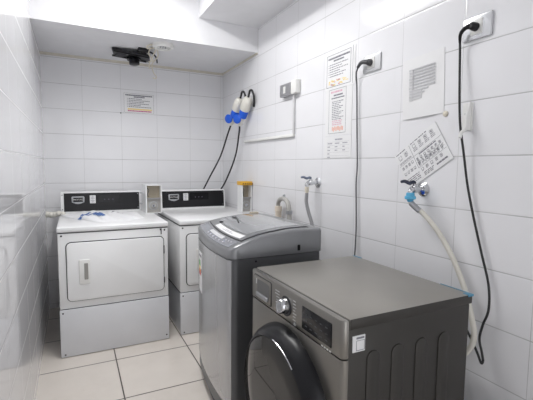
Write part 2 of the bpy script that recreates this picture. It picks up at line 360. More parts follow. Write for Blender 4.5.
# coin boxes
def coin_box(x0, x1, yf, yb, z0, z1, label, cap):
    c = thing('coin_box', label, 'coin box', ((x0+x1)/2, (yf+yb)/2, z0), 'coin boxes on the dryers')
    t = 0.005; zm = (z0+z1)/2+0.006
    bm = B()
    box(bm, (x0, yf, z0), (x0+t*1.6, yb, z1)); box(bm, (x1-t, yf, z0), (x1, yb, z1))
    box(bm, (x0+t, yf, z1-t), (x1-t, yb, z1)); box(bm, (x0+t, yf, z0), (x1-t, yb, z0+t)); box(bm, (x0+t, yb-t, z0+t), (x1-t, yb, z1-t))
    obj('casing', bm, M_enamel, c)
    bm = B(); box(bm, (x0+t*1.6, yf+0.060, zm+0.004), (x1-t, yf+0.065, z1-t)); box(bm, (x0+t*1.6, yf+0.012, zm-0.004), (x1-t, yf+0.055, zm+0.004))
    box(bm, (x0+t*1.6, yf+0.022, z0+t), (x1-t, yf+0.028, zm-0.004)); inn = obj('lining', bm, M_beige, c)
    bm = B(); box(bm, (x0+t*1.6, yf+0.004, zm-0.006), (x1-t, yf+0.014, zm+0.004)); obj('divider', bm, M_hoseg, c)
    bm = B(); box(bm, (x0+t*1.8, yf+0.018, z0+t+0.002), (x1-t*1.2, yf+0.022, zm-0.008)); obj('lock_plate', bm, mat('worn grey plate', (0.36, 0.35, 0.33), 0.4, noise=0.15), c)
    cx, cz = (x0+x1)/2, (z0+zm)/2
    bm = B(); lathe(bm, (cx, yf+0.022, cz), (0, -1, 0), [(0, 0.034), (0.006, 0.034), (0.007, 0.028), (0.003, 0.027)]); obj('coin_dial', bm, M_steel, c)
    bm = B(); lathe(bm, (cx, yf+0.020, cz), (0, -1, 0), [(0, 0.013), (0.012, 0.013), (0.013, 0.010), (0.006, 0.009)]); box(bm, (cx-0.002, yf+0.004, cz-0.008), (cx+0.002, yf+0.010, cz+0.008)); obj('lock', bm, M_chrome, c)
    bm = B(); tube(bm, [(x0+0.022, yf+0.02, zm+0.012), (x0+0.016, yf+0.015, zm+0.035), (x0+0.026, yf+0.02, zm+0.062), (x0+0.018, yf+0.04, zm+0.08)], 0.003, 8); obj('wire', bm, M_cableg, c)
    if cap:
        bm = B(); box(bm, (x0-0.010, yf-0.006, z1-0.006), (x1+0.002, yb-0.01, z1+0.024), 0.003); k = obj('yellow_card', bm, M_yellow, c); k['label'] = 'yellow card cap on top'
        bm = B()
        for k2 in range(5): box(bm, (x0+0.004+k2*0.019, yf-0.0075, z1+0.000), (x0+0.016+k2*0.019, yf-0.005, z1+0.012))
        obj('card_print', bm, mat('brown ink', (0.32, 0.17, 0.03), 0.6), k)
    else:
        bm = B(); box(bm, (x0-0.022, yf+0.16, z1-0.075), (x0, yf+0.18, z1-0.065)); obj('bracket', bm, M_steel, c)
        bm = B(); box(bm, (x0-0.022, yf+0.16, z0+0.06), (x0, yf+0.18, z0+0.07)); obj('bracket', bm, M_steel, c)
    return c
coin_box(0.495, 0.614, 3.10, 3.31, 0.812, 1.033, 'open white coin box with beige inside on the left dryer', False)
coin_box(1.203, 1.290, 2.87, 2.965, 0.814, 1.040, 'open white coin box with yellow cap in the corner on the right dryer', True)

# plastic bag on the left dryer
random.seed(11)
BU = [(random.uniform(0, 0.45), random.uniform(2.7, 3.3), random.uniform(0.03, 0.09), random.uniform(0.004, 0.013)) for _ in range(34)]
def bagz(x, y):
    h = 0.006
    for bx, by, r, a in BU: h += a*math.exp(-((x-bx)**2+(y-by)**2)/(2*r*r))*0.85
    return h
def bag_pt(u, v):
    # outline narrows to a twisted neck towards -x
    x = -0.09+0.53*u
    wid = 0.26*min(1, 0.10+1.9*max(0, u)**0.8)*(1-0.25*max(0, u-0.75)/0.25) + 0.008*math.sin(19*u)
    yc = 3.16-0.19*min(1, u*2.2)+0.015*math.sin(7*u)
    y = yc+(v-0.5)*2*wid*0.93
    y = min(y, 3.295)
    e = min(v, 1-v)*2; e2 = min(1, e*5)*min(1, (1-u)*12+0.0)
    return x, y, 0.813+0.001+(bagz(x, y)+0.006*math.sin(31*u+9*v))*max(0.0, e2)**0.5
bg = thing('plastic_bag', 'crumpled white plastic bag with blue print lying on the left dryer', 'bag', (0.17, 3.0, 0.812))
bm = B(); grid(bm, 60, 36, bag_pt, lambda u, v: (bag_pt(u, v)[0], bag_pt(u, v)[1], 0.8128)); obj('bag_body', bm, M_bag, bg)
bm = B(); tube(bm, [(-0.065, 3.16, 0.826), (-0.105, 3.175, 0.832), (-0.14, 3.19, 0.822), (-0.185, 3.20, 0.826)], lambda t: 0.013+0.006*math.sin(t*14)**2+0.006*t, 10); obj('twisted_neck', bm, mat('aged bag plastic', (0.70, 0.68, 0.62), 0.4, noise=0.1), bg)
bm = B()
def on_bag(px, py, sx, sy, sh=0.0):
    def f(u, v):
        x = px+(u-0.5)*sx+sh*(v-0.5); y = py+(v-0.5)*sy
        # find surface height by inverting the bag mapping in u
        uu = (x+0.09)/0.53; 
        wid = 0.26*min(1, 0.10+1.9*max(0, uu)**0.8)*(1-0.25*max(0, uu-0.75)/0.25) + 0.008*math.sin(19*uu)
        yc = 3.16-0.19*min(1, uu*2.2)+0.015*math.sin(7*uu); vv = (y-yc)/(2*wid*0.93)+0.5
        return (x, y, bag_pt(uu, vv)[2]+0.0016)
    grid(bm, 6, 6, f)
on_bag(0.135, 2.99, 0.03, 0.17, -0.03); on_bag(0.165, 2.95, 0.02, 0.12, -0.03); on_bag(0.10, 2.98, 0.03, 0.10, 0.06)
on_bag(0.045, 2.92, 0.06, 0.025); on_bag(0.10, 2.90, 0.05, 0.02); on_bag(0.13, 2.86, 0.04, 0.02); on_bag(0.06, 2.955, 0.03, 0.02)
obj('bag_print', bm, M_blue, bg)
bm = B()
for p in ((0.25, 3.03), (0.285, 3.0), (0.26, 3.07), (0.31, 3.04)): on_bag(p[0], p[1], 0.018, 0.022, 0.01)
obj('small_print', bm, M_printg, bg)

# ================================================================== top-loading washer (faces -x)
TY0, TY1, TXB = 1.52, 2.15, 1.045
tl = thing('top_loading_washer', 'silver grey top-loading washing machine between the dryers and the front loader', 'washing machine', (0.84, 1.835, 0))
def xf(y):
    t = (y-(TY0+TY1)/2)/((TY1-TY0)/2); r = 0.035
    x = 0.611+0.022*t-0.026*(1-t*t)
    e = min(y-TY0, TY1-y)
    if e < r: x += r-math.sqrt(max(0, r*r-(r-e)**2))
    return x
YS_ = []
for k in range(9): YS_.append(TY0+0.035*(1-math.cos(k/8*PI/2)))
for k in range(1, 18): YS_.append(TY0+0.035+(TY1-TY0-0.07)*k/18)
for k in range(9): YS_.append(TY1-0.035*(1-math.cos((8-k)/8*PI/2)))
def ring(dx=0.0): return [(xf(y)+dx, y) for y in YS_]
def foot(dx=0.0): return ring(dx) + [(TXB-0.01, TY1), (TXB, TY1-0.01), (TXB, TY0+0.01), (TXB-0.01, TY0)]
def tprof(x):
    P = [(0.56, 0.820), (0.585, 0.831), (0.600, 0.838), (0.631, 0.851), (0.678, 0.867), (0.726, 0.879), (0.775, 0.888), (0.878, 0.900), (0.96, 0.902), (1.05, 0.899)]
    for a, b in zip(P, P[1:]):
        if x <= b[0]:
            t = (x-a[0])/(b[0]-a[0]); t = max(0, t); return a[1]+(b[1]-a[1])*t
    return P[-1][1]
def seam(x): return 0.789
# plinth
bm = B(); prism(bm, 'z', [(x+0.020, y*0.97+1.835*0.03) for x, y in ring()] + [(TXB-0.02, TY1-0.02), (TXB-0.02, TY0+0.02)], 0.0, 0.062); obj('plinth', bm, M_gask, tl)
# front (curved) skin and side shell: side shell is the body, front a shaped skin
bm = B(); t = bmesh.new()
pts = foot()
A = [t.verts.new((x, y, 0.055)) for x, y in pts]; C = [t.verts.new((x, y, seam(x)-0.003)) for x, y in pts]
t.faces.new(A); t.faces.new(C[::-1])
for i in range(len(pts)): t.faces.new((A[i], A[(i+1) % len(pts)], C[(i+1) % len(pts)], C[i]))
merge(bm, t); obj('body', bm, M_tl_side, tl)
bm = B()
def fs(off):
    def f(u, v):
        y = YS_[4]+(YS_[-5]-YS_[4])*u; e = 0.5-abs(u-0.5)
        z = 0.085+(seam(0.61)-0.006-0.085)*v; tuck = 0.022*max(0, 1-v/0.06)**2
        return (xf(y)-off+tuck, y, z)
    return f
grid(bm, 40, 30, fs(0.004), fs(-0.004)); fr = obj('front_panel', bm, M_tl_front, tl)
# top frame
bm = B(); t = bmesh.new(); NX = 26
yv = YS_; V = []
for j, y in enumerate(yv):
    e = min(y-TY0, TY1-y); drop = 0.012*max(0, 1-e/0.012)**2
    row = []
    for i in range(NX+1):
        s = (i/NX)**1.3; x = xf(y)-0.004+(TXB-xf(y)+0.004)*s
        z = tprof(x)-drop - (0.010*(1-i/1.5)**2 if i < 2 else 0)
        row.append(t.verts.new((x, y, z)))
    V.append(row)
for j in range(len(yv)-1):
    for i in range(NX): t.faces.new((V[j][i], V[j][i+1], V[j+1][i+1], V[j+1][i]))
Lw = [[t.verts.new((v.co.x, v.co.y, seam(v.co.x))) for v in row] for row in V]
for j in range(len(yv)-1):
    for i in range(NX): t.faces.new((Lw[j][i], Lw[j+1][i], Lw[j+1][i+1], Lw[j][i+1]))
for j in range(len(yv)-1):
    t.faces.new((V[j][0], V[j+1][0], Lw[j+1][0], Lw[j][0])); t.faces.new((V[j][NX], Lw[j][NX], Lw[j+1][NX], V[j+1][NX]))
for i in range(NX):
    t.faces.new((V[0][i], Lw[0][i], Lw[0][i+1], V[0][i+1])); t.faces.new((V[-1][i], V[-1][i+1], Lw[-1][i+1], Lw[-1][i]))
merge(bm, t); frame = obj('top_frame', bm, M_tl_top, tl)
def tpatch(bm, x0, x1, y0, y1, dz, th=0.003, n=14, fx=None):
    """patch following the top; x measured from the curved front when fx"""
    def P(u, v, d):
        y = y0+(y1-y0)*v
        b = (xf(min(max(y, TY0+0.04), TY1-0.04))-0.600) if fx else 0
        b *= (1-u) if fx == 'in' else 1
        x = x0+(x1-x0)*u+b; return (x, y, tprof(x)+d)
    grid(bm, n, n, lambda u, v: P(u, v, dz), lambda u, v: P(u, v, dz-th))
bm = B(); tpatch(bm, 0.608, 0.655, TY0+0.045, TY1-0.045, 0.0015, fx=True); cp = obj('control_panel', bm, M_tl_panel, tl)
bm = B(); tpatch(bm, 0.664, 0.985, TY0+0.036, TY1-0.036, 0.0022, fx='in'); obj('lid_gap', bm, M_gask, frame)
bm = B(); tpatch(bm, 0.667, 0.981, TY0+0.041, TY1-0.041, 0.005, 0.003, fx='in'); lid = obj('lid', bm, M_tl_top, tl)
bm = B(); tpatch(bm, 0.716, 0.972, TY0+0.075, TY1-0.065, 0.0062, 0.002, fx='in'); gl = obj('lid_glass', bm, M_lid, lid)
bm = B(); tpatch(bm, 0.673, 0.702, 1.590, 1.97, 0.0066, 0.002, fx=True); ob = obj('lid_sticker', bm, M_paper, lid); ob['label'] = 'white paper strip on the lid'
bm = B()
for k in range(7): tpatch(bm, 0.682, 0.685, 1.70+k*0.022, 1.715+k*0.022, 0.0074, 0.001, 2, fx=True)
tpatch(bm, 0.690, 0.692, 1.72, 1.82, 0.0074, 0.001, 3, fx=True); obj('sticker_print', bm, M_printg, lid)
bm = B(); tpatch(bm, 0.634, 0.653, 1.71, 1.93, 0.0028, 0.002, 4, fx=True); ob = obj('panel_sticker', bm, mat('silver sticker', (0.62, 0.62, 0.64), 0.4), cp)
for k in range(6): bm = B(); tpatch(bm, 0.620, 0.626, 1.66+k*0.05, 1.672+k*0.05, 0.0026, 0.002, 2, fx=True); obj('button', bm, M_but, cp)
for k in range(3): bm = B(); tpatch(bm, 0.636, 0.642, 1.60+k*0.03, 1.611+k*0.03, 0.0026, 0.002, 2, fx=True); obj('button', bm, M_but, cp)
M_bg = mat('blue grey print', (0.30, 0.36, 0.52), 0.5)
for k in range(6): bm = B(); tpatch(bm, 0.629, 0.6305, 1.66+k*0.05, 1.675+k*0.05, 0.0024, 0.001, 2, fx=True); obj('panel_mark', bm, M_bg, cp)
bm = B(); box(bm, (0.708, 1.985, 0.876), (0.726, 2.008, 0.887), 0.003); obj('lid_catch', bm, M_black, frame)
bm = B(); tube(bm, [(0.80, 2.045, 0.900), (0.80, 1.985, 0.900), (0.785, 1.93, 0.898), (0.765, 1.87, 0.895)], 0.0035, 8); obj('lid_handle', bm, M_black, lid)
bm = B(); box(bm, (0.935, 2.085, 0.902), (0.985, 2.118, 0.916), 0.005); obj('hinge_cover', bm, M_beige, frame)
bm = B(); box(bm, (0.988, TY0+0.03, 0.898), (0.992, TY1-0.03, 0.9035)); obj('rear_seam', bm, M_gask, frame)
# side details
for x, z, r in ((0.705, 0.772, 0.0055),):
    bm = B(); lathe(bm, (x, TY0+0.002, z), (0, -1, 0), [(0, r), (0.003, r*0.9)], 12); obj('screw_cap', bm, M_black, frame)
bm = B(); rounded(bm, 'y', (0.916, 0.802), (0.930, 0.829), 0.003, TY0-0.002, TY0+0.004); obj('side_slot', bm, M_black, frame)
# energy label on the front
lab = None
def xfl(y): return xf(y)-0.0050
def fpatch(bm, y0, y1, z0, z1, off):
    grid(bm, 4, 2, lambda u, v: (xfl(y0+(y1-y0)*u)-off, y0+(y1-y0)*u, z0+(z1-z0)*v), lambda u, v: (xfl(y0+(y1-y0)*u)-off+0.0015, y0+(y1-y0)*u, z0+(z1-z0)*v))
bm = B(); fpatch(bm, 1.950, 2.050, 0.51, 0.725, 0.0008); lab = obj('energy_label', bm, M_paper, tl)
for k, (mm, zz) in enumerate(((M_green, 0.645), (M_green, 0.63), (M_yel, 0.613), (M_orange, 0.596), (M_red, 0.58))):
    bm = B(); fpatch(bm, 2.005-0.006*k, 2.040, zz+0.02, zz+0.034, 0.0016); obj('energy_bar', bm, mm, lab)
bm = B(); fpatch(bm, 1.958, 1.978, 0.62, 0.64, 0.0016)
obj('label_mark', bm, M_print, lab)
bm = B(); fpatch(bm, 1.965, 2.04, 0.700, 0.710, 0.0016); obj('label_heading', bm, M_print, lab)

# ================================================================== front-loading washer (faces -x)
FX, FXB, FY0, FY1, FZ = 0.614, 1.116, 0.783, 1.362, 0.790
fl = thing('front_loading_washer', 'graphite front-loading washing machine with a black round door nearest the camera', 'washing machine', (0.87, 1.09, 0))
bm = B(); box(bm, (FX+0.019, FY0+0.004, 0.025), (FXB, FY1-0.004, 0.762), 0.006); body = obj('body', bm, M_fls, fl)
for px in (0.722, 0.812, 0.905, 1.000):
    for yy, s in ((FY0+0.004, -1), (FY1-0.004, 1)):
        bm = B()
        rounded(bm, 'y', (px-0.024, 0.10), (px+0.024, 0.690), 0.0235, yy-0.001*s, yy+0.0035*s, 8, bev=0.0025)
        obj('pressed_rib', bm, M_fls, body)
for px in (0.70, 1.06):
    for yy in (FY0+0.05, FY1-0.05):
        bm = B(); lathe(bm, (px, yy, 0), (0, 0, 1), [(0, 0.024), (0.008, 0.024), (0.012, 0.014), (0.028, 0.014)], 16); obj('foot', bm, M_black, fl)
# front face
def fplan(xb, r=0.030, dx=0.0):
    P = [(xb, FY0)]
    for k in range(7): P.append((FX+dx+r-r*math.sin(k/6*PI/2), FY0+r-r*math.cos(k/6*PI/2)))
    for k in range(7): P.append((FX+dx+r-r*math.cos(k/6*PI/2), FY1-r+r*math.sin(k/6*PI/2)))
    return P+[(xb, FY1)]
bm = B(); prism(bm, 'z', fplan(FX+0.020, 0.015), 0.030, 0.681); obj('front_panel', bm, M_fl, fl)
bm = B(); prism(bm, 'z', fplan(FX+0.019, 0.015, dx=-0.001), 0.684, FZ, bev=0.004)
cp = obj('control_fascia', bm, M_fl, fl)
FSL = lambda z: FX-0.001
# top plate
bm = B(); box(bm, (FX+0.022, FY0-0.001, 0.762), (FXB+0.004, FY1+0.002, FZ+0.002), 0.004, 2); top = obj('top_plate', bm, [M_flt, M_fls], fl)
for q in top.data.polygons: q.material_index = 1 if abs(q.normal.y) > 0.8 else 0  # end faces take the shade-darkened side colour
bm = B(); box(bm, (FX+0.018, FY0+0.006, 0.765), (FX+0.023, FY1-0.006, FZ-0.002)); obj('top_seam', bm, M_gask, top)
bm = B(); box(bm, (FXB-0.018, FY0-0.003, FZ-0.004), (FXB+0.006, FY0+0.020, FZ+0.003), 0.001); box(bm, (FXB, FY0+0.02, FZ-0.004), (FXB+0.0055, FY0+0.12, FZ+0.003)); ob = obj('protective_tape', bm, M_tape, top); ob['label'] = 'blue tape at the near rear corner'
bm = B(); box(bm, (FXB-0.004, FY1-0.05, FZ-0.004), (FXB+0.0055, FY1+0.003, FZ+0.003), 0.001)
ob = obj('protective_tape', bm, M_tape, top); ob['label'] = 'blue tape at the far rear corner'
def ff(bm, y0, y1, z0, z1, d0=0.001, d1=0.002, r=0.003, bev=0):
    t = bmesh.new(); q = B(); rounded(q, 'x', (y0, z0), (y1, z1), min(r, abs(y1-y0)*0.45, abs(z1-z0)*0.45), -d0, d1, 4, bev=bev)
    for v in q.verts: v.co.x += FSL(v.co.z)
    me = bpy.data.meshes.new('t'); q.to_mesh(me); q.free(); bm.from_mesh(me); bpy.data.meshes.remove(me); t.free()
K = 0.97                                   # fascia layout measured on the plane x = 0.633, moved onto the front
def fy(y): return y*K-0.012
def fz(z): return 1.187-(1.19-z)*K
_ff = ff
def ff(bm, y0, y1, z0, z1, *a, **k): _ff(bm, fy(y0), min(fy(y1), FY1-0.026), fz(z0), fz(z1), *a, **k)
# detergent drawer with scooped grip
bm = B(); ff(bm, 1.236, 1.385, 0.678, 0.770, 0.0006, 0.004, 0.008); obj('drawer_gap', bm, M_gask, cp)
bm = B(); ff(bm, 1.240, 1.381, 0.682, 0.767, 0.003, 0.004, 0.008, bev=0.001); dr = obj('detergent_drawer', bm, M_fl, fl)
bm = B(); ff(bm, 1.252, 1.352, 0.700, 0.757, 0.0038, 0.0, 0.010); obj('drawer_recess', bm, mat('recess grey', (0.17, 0.17, 0.17), 0.3, metal=0.5), dr)
bm = B(); ff(bm, 1.258, 1.356, 0.690, 0.706, 0.009, 0.0, 0.006, bev=0.002); obj('drawer_grip', bm, M_steel, dr)
bm = B(); ff(bm, 1.357, 1.362, 0.735, 0.756, 0.0042, 0.0, 0.001); obj('drawer_mark', bm, M_white, dr)
# knob
bm = B(); lathe(bm, (FSL(0.722)+0.001, fy(1.128), fz(0.722)), (-1, 0, 0.06), [(0, 0.034), (0.0025, 0.034), (0.003, 0.030)], 36); bz = obj('knob_bezel', bm, M_gask, cp)
bm = B(); lathe(bm, (FSL(0.722)+0.001, fy(1.128), fz(0.722)), (-1, 0, 0.06), [(0.002, 0.026), (0.016, 0.025), (0.026, 0.0235), (0.029, 0.021), (0.029, 0.017), (0.027, 0.015)], 36)
kn = obj('programme_knob', bm, M_chrome, fl)
bm = B(); lathe(bm, (FSL(0.722)-0.026, fy(1.128), fz(0.722)), (-1, 0, 0.06), [(0, 0.0155), (0.0015, 0.015)], 30); obj('knob_face', bm, M_steel, kn)
bm = B(); random.seed(3)
for k in range(7):
    z = 0.690+k*0.0105; ff(bm, 1.176, 1.196+random.uniform(0, 0.012), z, z+0.0028, 0.0012, 0, 0.0005); ff(bm, 1.060+random.uniform(0, 0.01), 1.082, z, z+0.0028, 0.0012, 0, 0.0005)
obj('programme_names', bm, mat('light grey print', (0.55, 0.55, 0.55), 0.5), cp)
bm = B(); lathe(bm, (FSL(0.69), fy(1.068), fz(0.680)), (-1, 0, 0), [(0, 0.007), (0.003, 0.0065)], 16); lathe(bm, (FSL(0.69), fy(1.19), fz(0.680)), (-1, 0, 0), [(0, 0.006), (0.002, 0.0055)], 16); obj('round_button', bm, M_steel, cp)
# display
bm = B(); ff(bm, 0.868, 1.024, 0.686, 0.757, 0.002, 0.002, 0.002, bev=0.0006); ds = obj('display', bm, M_blackg, fl)
bm = B()
for k in range(5):
    for j in range(3): ff(bm, 0.885+k*0.027, 0.897+k*0.027, 0.698+j*0.019, 0.7005+j*0.019, 0.0026, 0, 0.0005)
obj('display_print', bm, mat('dim print', (0.07, 0.075, 0.08), 0.5), ds)
bm = B()
for k in range(4): ff(bm, 0.870+k*0.013, 0.878+k*0.013, 0.672, 0.677, 0.0012, 0, 0.001)
obj('small_marks', bm, M_white, cp)
# door
DC = (1.075, 0.402); OX = (FX+0.002, DC[0], DC[1])
bm = B(); lathe(bm, OX, (-1, 0, 0), [(0, 0.262), (0.012, 0.261), (0.030, 0.254), (0.046, 0.242), (0.056, 0.230), (0.058, 0.226), (0.040, 0.220), (0.010, 0.218)], 72); door = obj('door', bm, M_black, fl)
bm = B()
lathe(bm, OX, (-1, 0, 0), [(0.020, 0.2235), (0.0555, 0.2235), (0.0575, 0.221), (0.0585, 0.15), (0.0588, 0.10), (0.0590, 0.05), (0.0590, 0.012)], 72); obj('door_glass', bm, mat('dark door glass', (0.04, 0.038, 0.035), 0.03, noise=0.0, spec=0.28), door)
def arc(r, d, a0, a1, n=30): return [(OX[0]-d, OX[1]+r*math.cos(a0+(a1-a0)*k/n), OX[2]+r*math.sin(a0+(a1-a0)*k/n)) for k in range(n+1)]
bm = B(); tube(bm, arc(0.2285, 0.0565, math.radians(90), math.radians(124)), 0.0022, 8, 1); obj('door_trim_glint', bm, M_chrome, door)  # chrome rim cut to a short arc that imitates its highlight
# white sticker on the side near the front edge (its square code is left out)
bm = B(); box(bm, (0.648, FY0+0.0015, 0.697), (0.690, FY0+0.0045, 0.742), 0.0005); st = obj('side_sticker', bm, M_paper, fl); st['label'] = 'small white sticker'
bm = B(); box(bm, (0.660, FY0+0.0005, 0.733), (0.686, FY0+0.002, 0.738))
box(bm, (0.660, FY0+0.0005, 0.702), (0.661, FY0+0.002, 0.728)); box(bm, (0.687, FY0+0.0005, 0.702), (0.688, FY0+0.002, 0.728)); box(bm, (0.660, FY0+0.0005, 0.701), (0.688, FY0+0.002, 0.702)); box(bm, (0.660, FY0+0.0005, 0.728), (0.688, FY0+0.002, 0.729))
obj('sticker_print', bm, M_print, st)

# ================================================================== things on the right wall
class Sheet:
    """flat sheet on the right wall: u runs to the reader's right (-y), v down, from its top-left corner"""
    def __init__(s, y, z, w, h, ang=0, lift=0.0):
        s.y, s.z, s.w, s.h, s.a, s.l = y, z, w, h, ang, lift
    def pt(s, u, v, d=0.0):
        c, n = math.cos(s.a), math.sin(s.a)
        uu = u*c+v*n; vv = v*c-u*n            # positive angle raises the right end
        return (XR-0.0015-s.l-d, s.y-uu, s.z-vv)
    def rect(s, bm, u0, v0, u1, v1, d=0.0008, th=0.0006, bow=0.0):
        n = 8 if bow else 1
        def f(dd): return lambda a, b: s.pt(u0+(u1-u0)*a, v0+(v1-v0)*b, dd+bow*math.sin(PI*(u0+(u1-u0)*a)/s.w)*(0.4+0.6*((v0+(v1-v0)*b)/s.h)))
        grid(bm, n, n, f(d), f(d-th))
    def line(s, bm, u0, u1, v, h, seed, dens=0.85, d=0.0012):
        r = random.Random(seed); u = u0
        while u < u1-0.004:
            w = min(r.uniform(0.006, 0.020), u1-u)
            s.rect(bm, u, v, u+w, v+h, d); u += w+r.uniform(0.002, 0.005)/dens
# poster group
def sheet_thing(name, label, cat, sh, mt=M_paper, bow=0.0, group=None):
    c = sh.pt(sh.w/2, sh.h)
    t = thing(name, label, cat, (XR, c[1], c[2]), group)
    bm = B(); sh.rect(bm, 0, 0, sh.w, sh.h, 0.0006, 0.0012, bow); obj('sheet', bm, mt, t); return t
# upper: printed notice in a sleeve
a = Sheet(1.8739, 1.8095, 0.2600, 0.1960, 0.0)
p = sheet_thing('notice', 'upper notice with yellow and pink blobs, left of the middle wall outlet', 'notice', a)
bm = B()
a.rect(bm, 0.012, 0.008, 0.224, 0.0105, 0.0010); a.rect(bm, 0.012, 0.008, 0.015, 0.182, 0.0010); a.rect(bm, 0.221, 0.008, 0.224, 0.182, 0.0010); a.rect(bm, 0.012, 0.180, 0.224, 0.1825, 0.0010); a.rect(bm, 0.239, 0.0, 0.2415, 0.19, 0.0010)
a.line(bm, 0.025, 0.213, 0.024, 0.009, 1, 2); a.line(bm, 0.075, 0.165, 0.040, 0.008, 2, 2)
for k, (e) in enumerate((0.20, 0.15, 0.205, 0.13, 0.19, 0.16)): a.line(bm, 0.040, e, 0.060+k*0.0125, 0.004, 10+k); a.rect(bm, 0.030, 0.060+k*0.0125, 0.034, 0.064+k*0.0125, 0.0012)
obj('print', bm, M_print, p)
bm = B(); r = random.Random(5)
for k in range(14): u, v = r.uniform(0.03, 0.19), r.uniform(0.143, 0.17); a.rect(bm, u, v, u+r.uniform(0.01, 0.025), v+r.uniform(0.004, 0.010), 0.0010)
obj('yellow_print', bm, M_yel, p)
bm = B()
for k in range(9): u, v = r.uniform(0.05, 0.14), r.uniform(0.145, 0.172); a.rect(bm, u, v, u+r.uniform(0.006, 0.018), v+0.006, 0.0014)
obj('pink_print', bm, mat('soft pink ink', (0.75, 0.42, 0.45), 0.6), p)
# middle notice
a = Sheet(1.8668, 1.6125, 0.2350, 0.2520)
p = sheet_thing('notice', 'narrow portrait notice with a thin frame, below the upper notice', 'notice', a, M_sleeve)
bm = B(); L0, L1 = 0.032, 0.185
for q in ((L0, 0.0, L1, 0.0018), (L0, 0.238, L1, 0.240), (L0, 0, L0+0.0018, 0.24), (L1-0.0018, 0, L1, 0.24)): a.rect(bm, *q, 0.0010)
a.line(bm, 0.075, 0.155, 0.030, 0.008, 22, 2); a.line(bm, 0.055, 0.170, 0.046, 0.006, 23, 2)
for k in range(11): a.line(bm, 0.062, 0.165-0.02*((k*7) % 3), 0.066+k*0.0095, 0.0038, 30+k)
obj('print', bm, M_print, p)
bm = B(); r = random.Random(8)
a.line(bm, 0.050, 0.150, 0.010, 0.010, 9, 1)
for k in range(3): a.line(bm, 0.065, 0.155, 0.170+k*0.010, 0.005, 50+k)
obj('pink_print', bm, M_pink, p)
bm = B()
for k in range(9): u = 0.065+k*0.0115; v = 0.204+r.uniform(-0.003, 0.004); a.rect(bm, u, v, u+0.007, v+0.022, 0.0012)
obj('orange_print', bm, mat('orange red ink', (0.80, 0.42, 0.32), 0.6), p)
# lower table of prices
a = Sheet(1.8708, 1.3545, 0.2400, 0.1160)
p = sheet_thing('notice', 'lowest notice with a small printed table, below the framed notice', 'notice', a, M_sleeve)
bm = B(); a.line(bm, 0.10, 0.165, 0.012, 0.008, 60, 2)
for k in range(5):
    a.rect(bm, 0.025, 0.028+k*0.019, 0.225, 0.0288+k*0.019, 0.0010)
    for c in range(3):
        if k < 3 or c == 0: a.line(bm, 0.032+c*0.068, 0.075+c*0.068-(0.02 if k else 0), 0.034+k*0.019, 0.0055, 61+k*3+c, 2)
obj('print', bm, M_printg, p)
# wrinkled sleeve with lines
a = Sheet(1.2918, 1.6452, 0.2120, 0.2520, math.radians(2.5))
p = sheet_thing('notice', 'wrinkled white plastic sleeve holding a faded text, above the tilted instruction sheet', 'notice', a, M_sleeve, bow=0.006)
bm = B()
for k in range(10):
    v = 0.048+k*0.0125; e = 0.158 if k < 7 else 0.145-0.02*(k-6)
    a.rect(bm, 0.042+0.002*(k % 3), v, e+0.016, v+0.0055, 0.0075, 0.0010)
obj('print', bm, mat('washed ink', (0.52, 0.52, 0.54), 0.5), p)
bm = B(); a.rect(bm, 0.0422, 0.050, 0.062, 0.178, 0.0068, 0.0008); a.rect(bm, 0.060, 0.14, 0.108, 0.176, 0.0068, 0.0008); obj('stain', bm, mat('damp grey stain', (0.60, 0.60, 0.61), 0.5), p)
bm = B(); lathe(bm, (XR, 1.062, 1.398), (-1, 0, 0), [(0, 0.011), (0.004, 0.011), (0.007, 0.007), (0.008, 0.003)], 16)
tag(obj('wall_hook', bm, M_ivory, None, (XR, 1.062, 1.398)), 'small round cream sticky hook under the wrinkled sleeve', 'hook')
# tilted instruction sheet with diagrams
a = Sheet(1.3183, 1.2388, 0.2500, 0.1720, math.radians(32.5), 0.002)
p = sheet_thing('instruction_sheet', 'tilted laminated instruction sheet with small diagrams above the chrome tap', 'sheet', a, mat('laminated white sheet', (0.82, 0.82, 0.83), 0.25))
bm = B(); r = random.Random(21)
a.rect(bm, 0.090, 0.006, 0.0912, 0.118, 0.0010)
for q in ((0.004, 0.062, 0.246, 0.063), (0.093, 0.118, 0.246, 0.119)): a.rect(bm, *q, 0.0010)
a.line(bm, 0.008, 0.07, 0.006, 0.0035, 70); a.line(bm, 0.10, 0.20, 0.005, 0.0035, 71); a.line(bm, 0.120, 0.215, 0.066, 0.005, 72, 2); a.line(bm, 0.175, 0.235, 0.150, 0.007, 73, 2)
def icon(u, v, s):
    k = r.random()
    a.rect(bm, u, v, u+s, v+0.001, 0.0012); a.rect(bm, u, v+s*0.8, u+s, v+s*0.8+0.001, 0.0012)
    a.rect(bm, u, v, u+0.001, v+s*0.8, 0.0012); a.rect(bm, u+s-0.001, v, u+s, v+s*0.8, 0.0012)
    if k > 0.4: a.rect(bm, u+s*0.3, v+s*0.2, u+s*0.7, v+s*0.6, 0.0012)
    a.line(bm, u, u+s, v+s*1.0, 0.0016, int(k*999), 2)
for c in range(4): icon(0.105+c*0.034, 0.016, 0.016); a.line(bm, 0.102+c*0.034, 0.128+c*0.034, 0.038, 0.002, 200+c, 2); a.line(bm, 0.102+c*0.034, 0.124+c*0.034, 0.044, 0.002, 210+c, 2)
for c in range(2): icon(0.016+c*0.036, 0.020, 0.018)
for rr in range(2):
    for c in range(4): icon(0.012+c*0.019, 0.072+rr*0.028, 0.011)
for rr in range(2):
    for c in range(7): icon(0.098+c*0.021, 0.077+rr*0.020, 0.010)
for c in range(5): icon(0.100+c*0.026, 0.126, 0.012)
for k in range(4): a.line(bm, 0.012, 0.085, 0.132+k*0.008, 0.003, 90+k)
for k in range(3): a.line(bm, 0.105, 0.16, 0.148+k*0.006, 0.0025, 95+k)
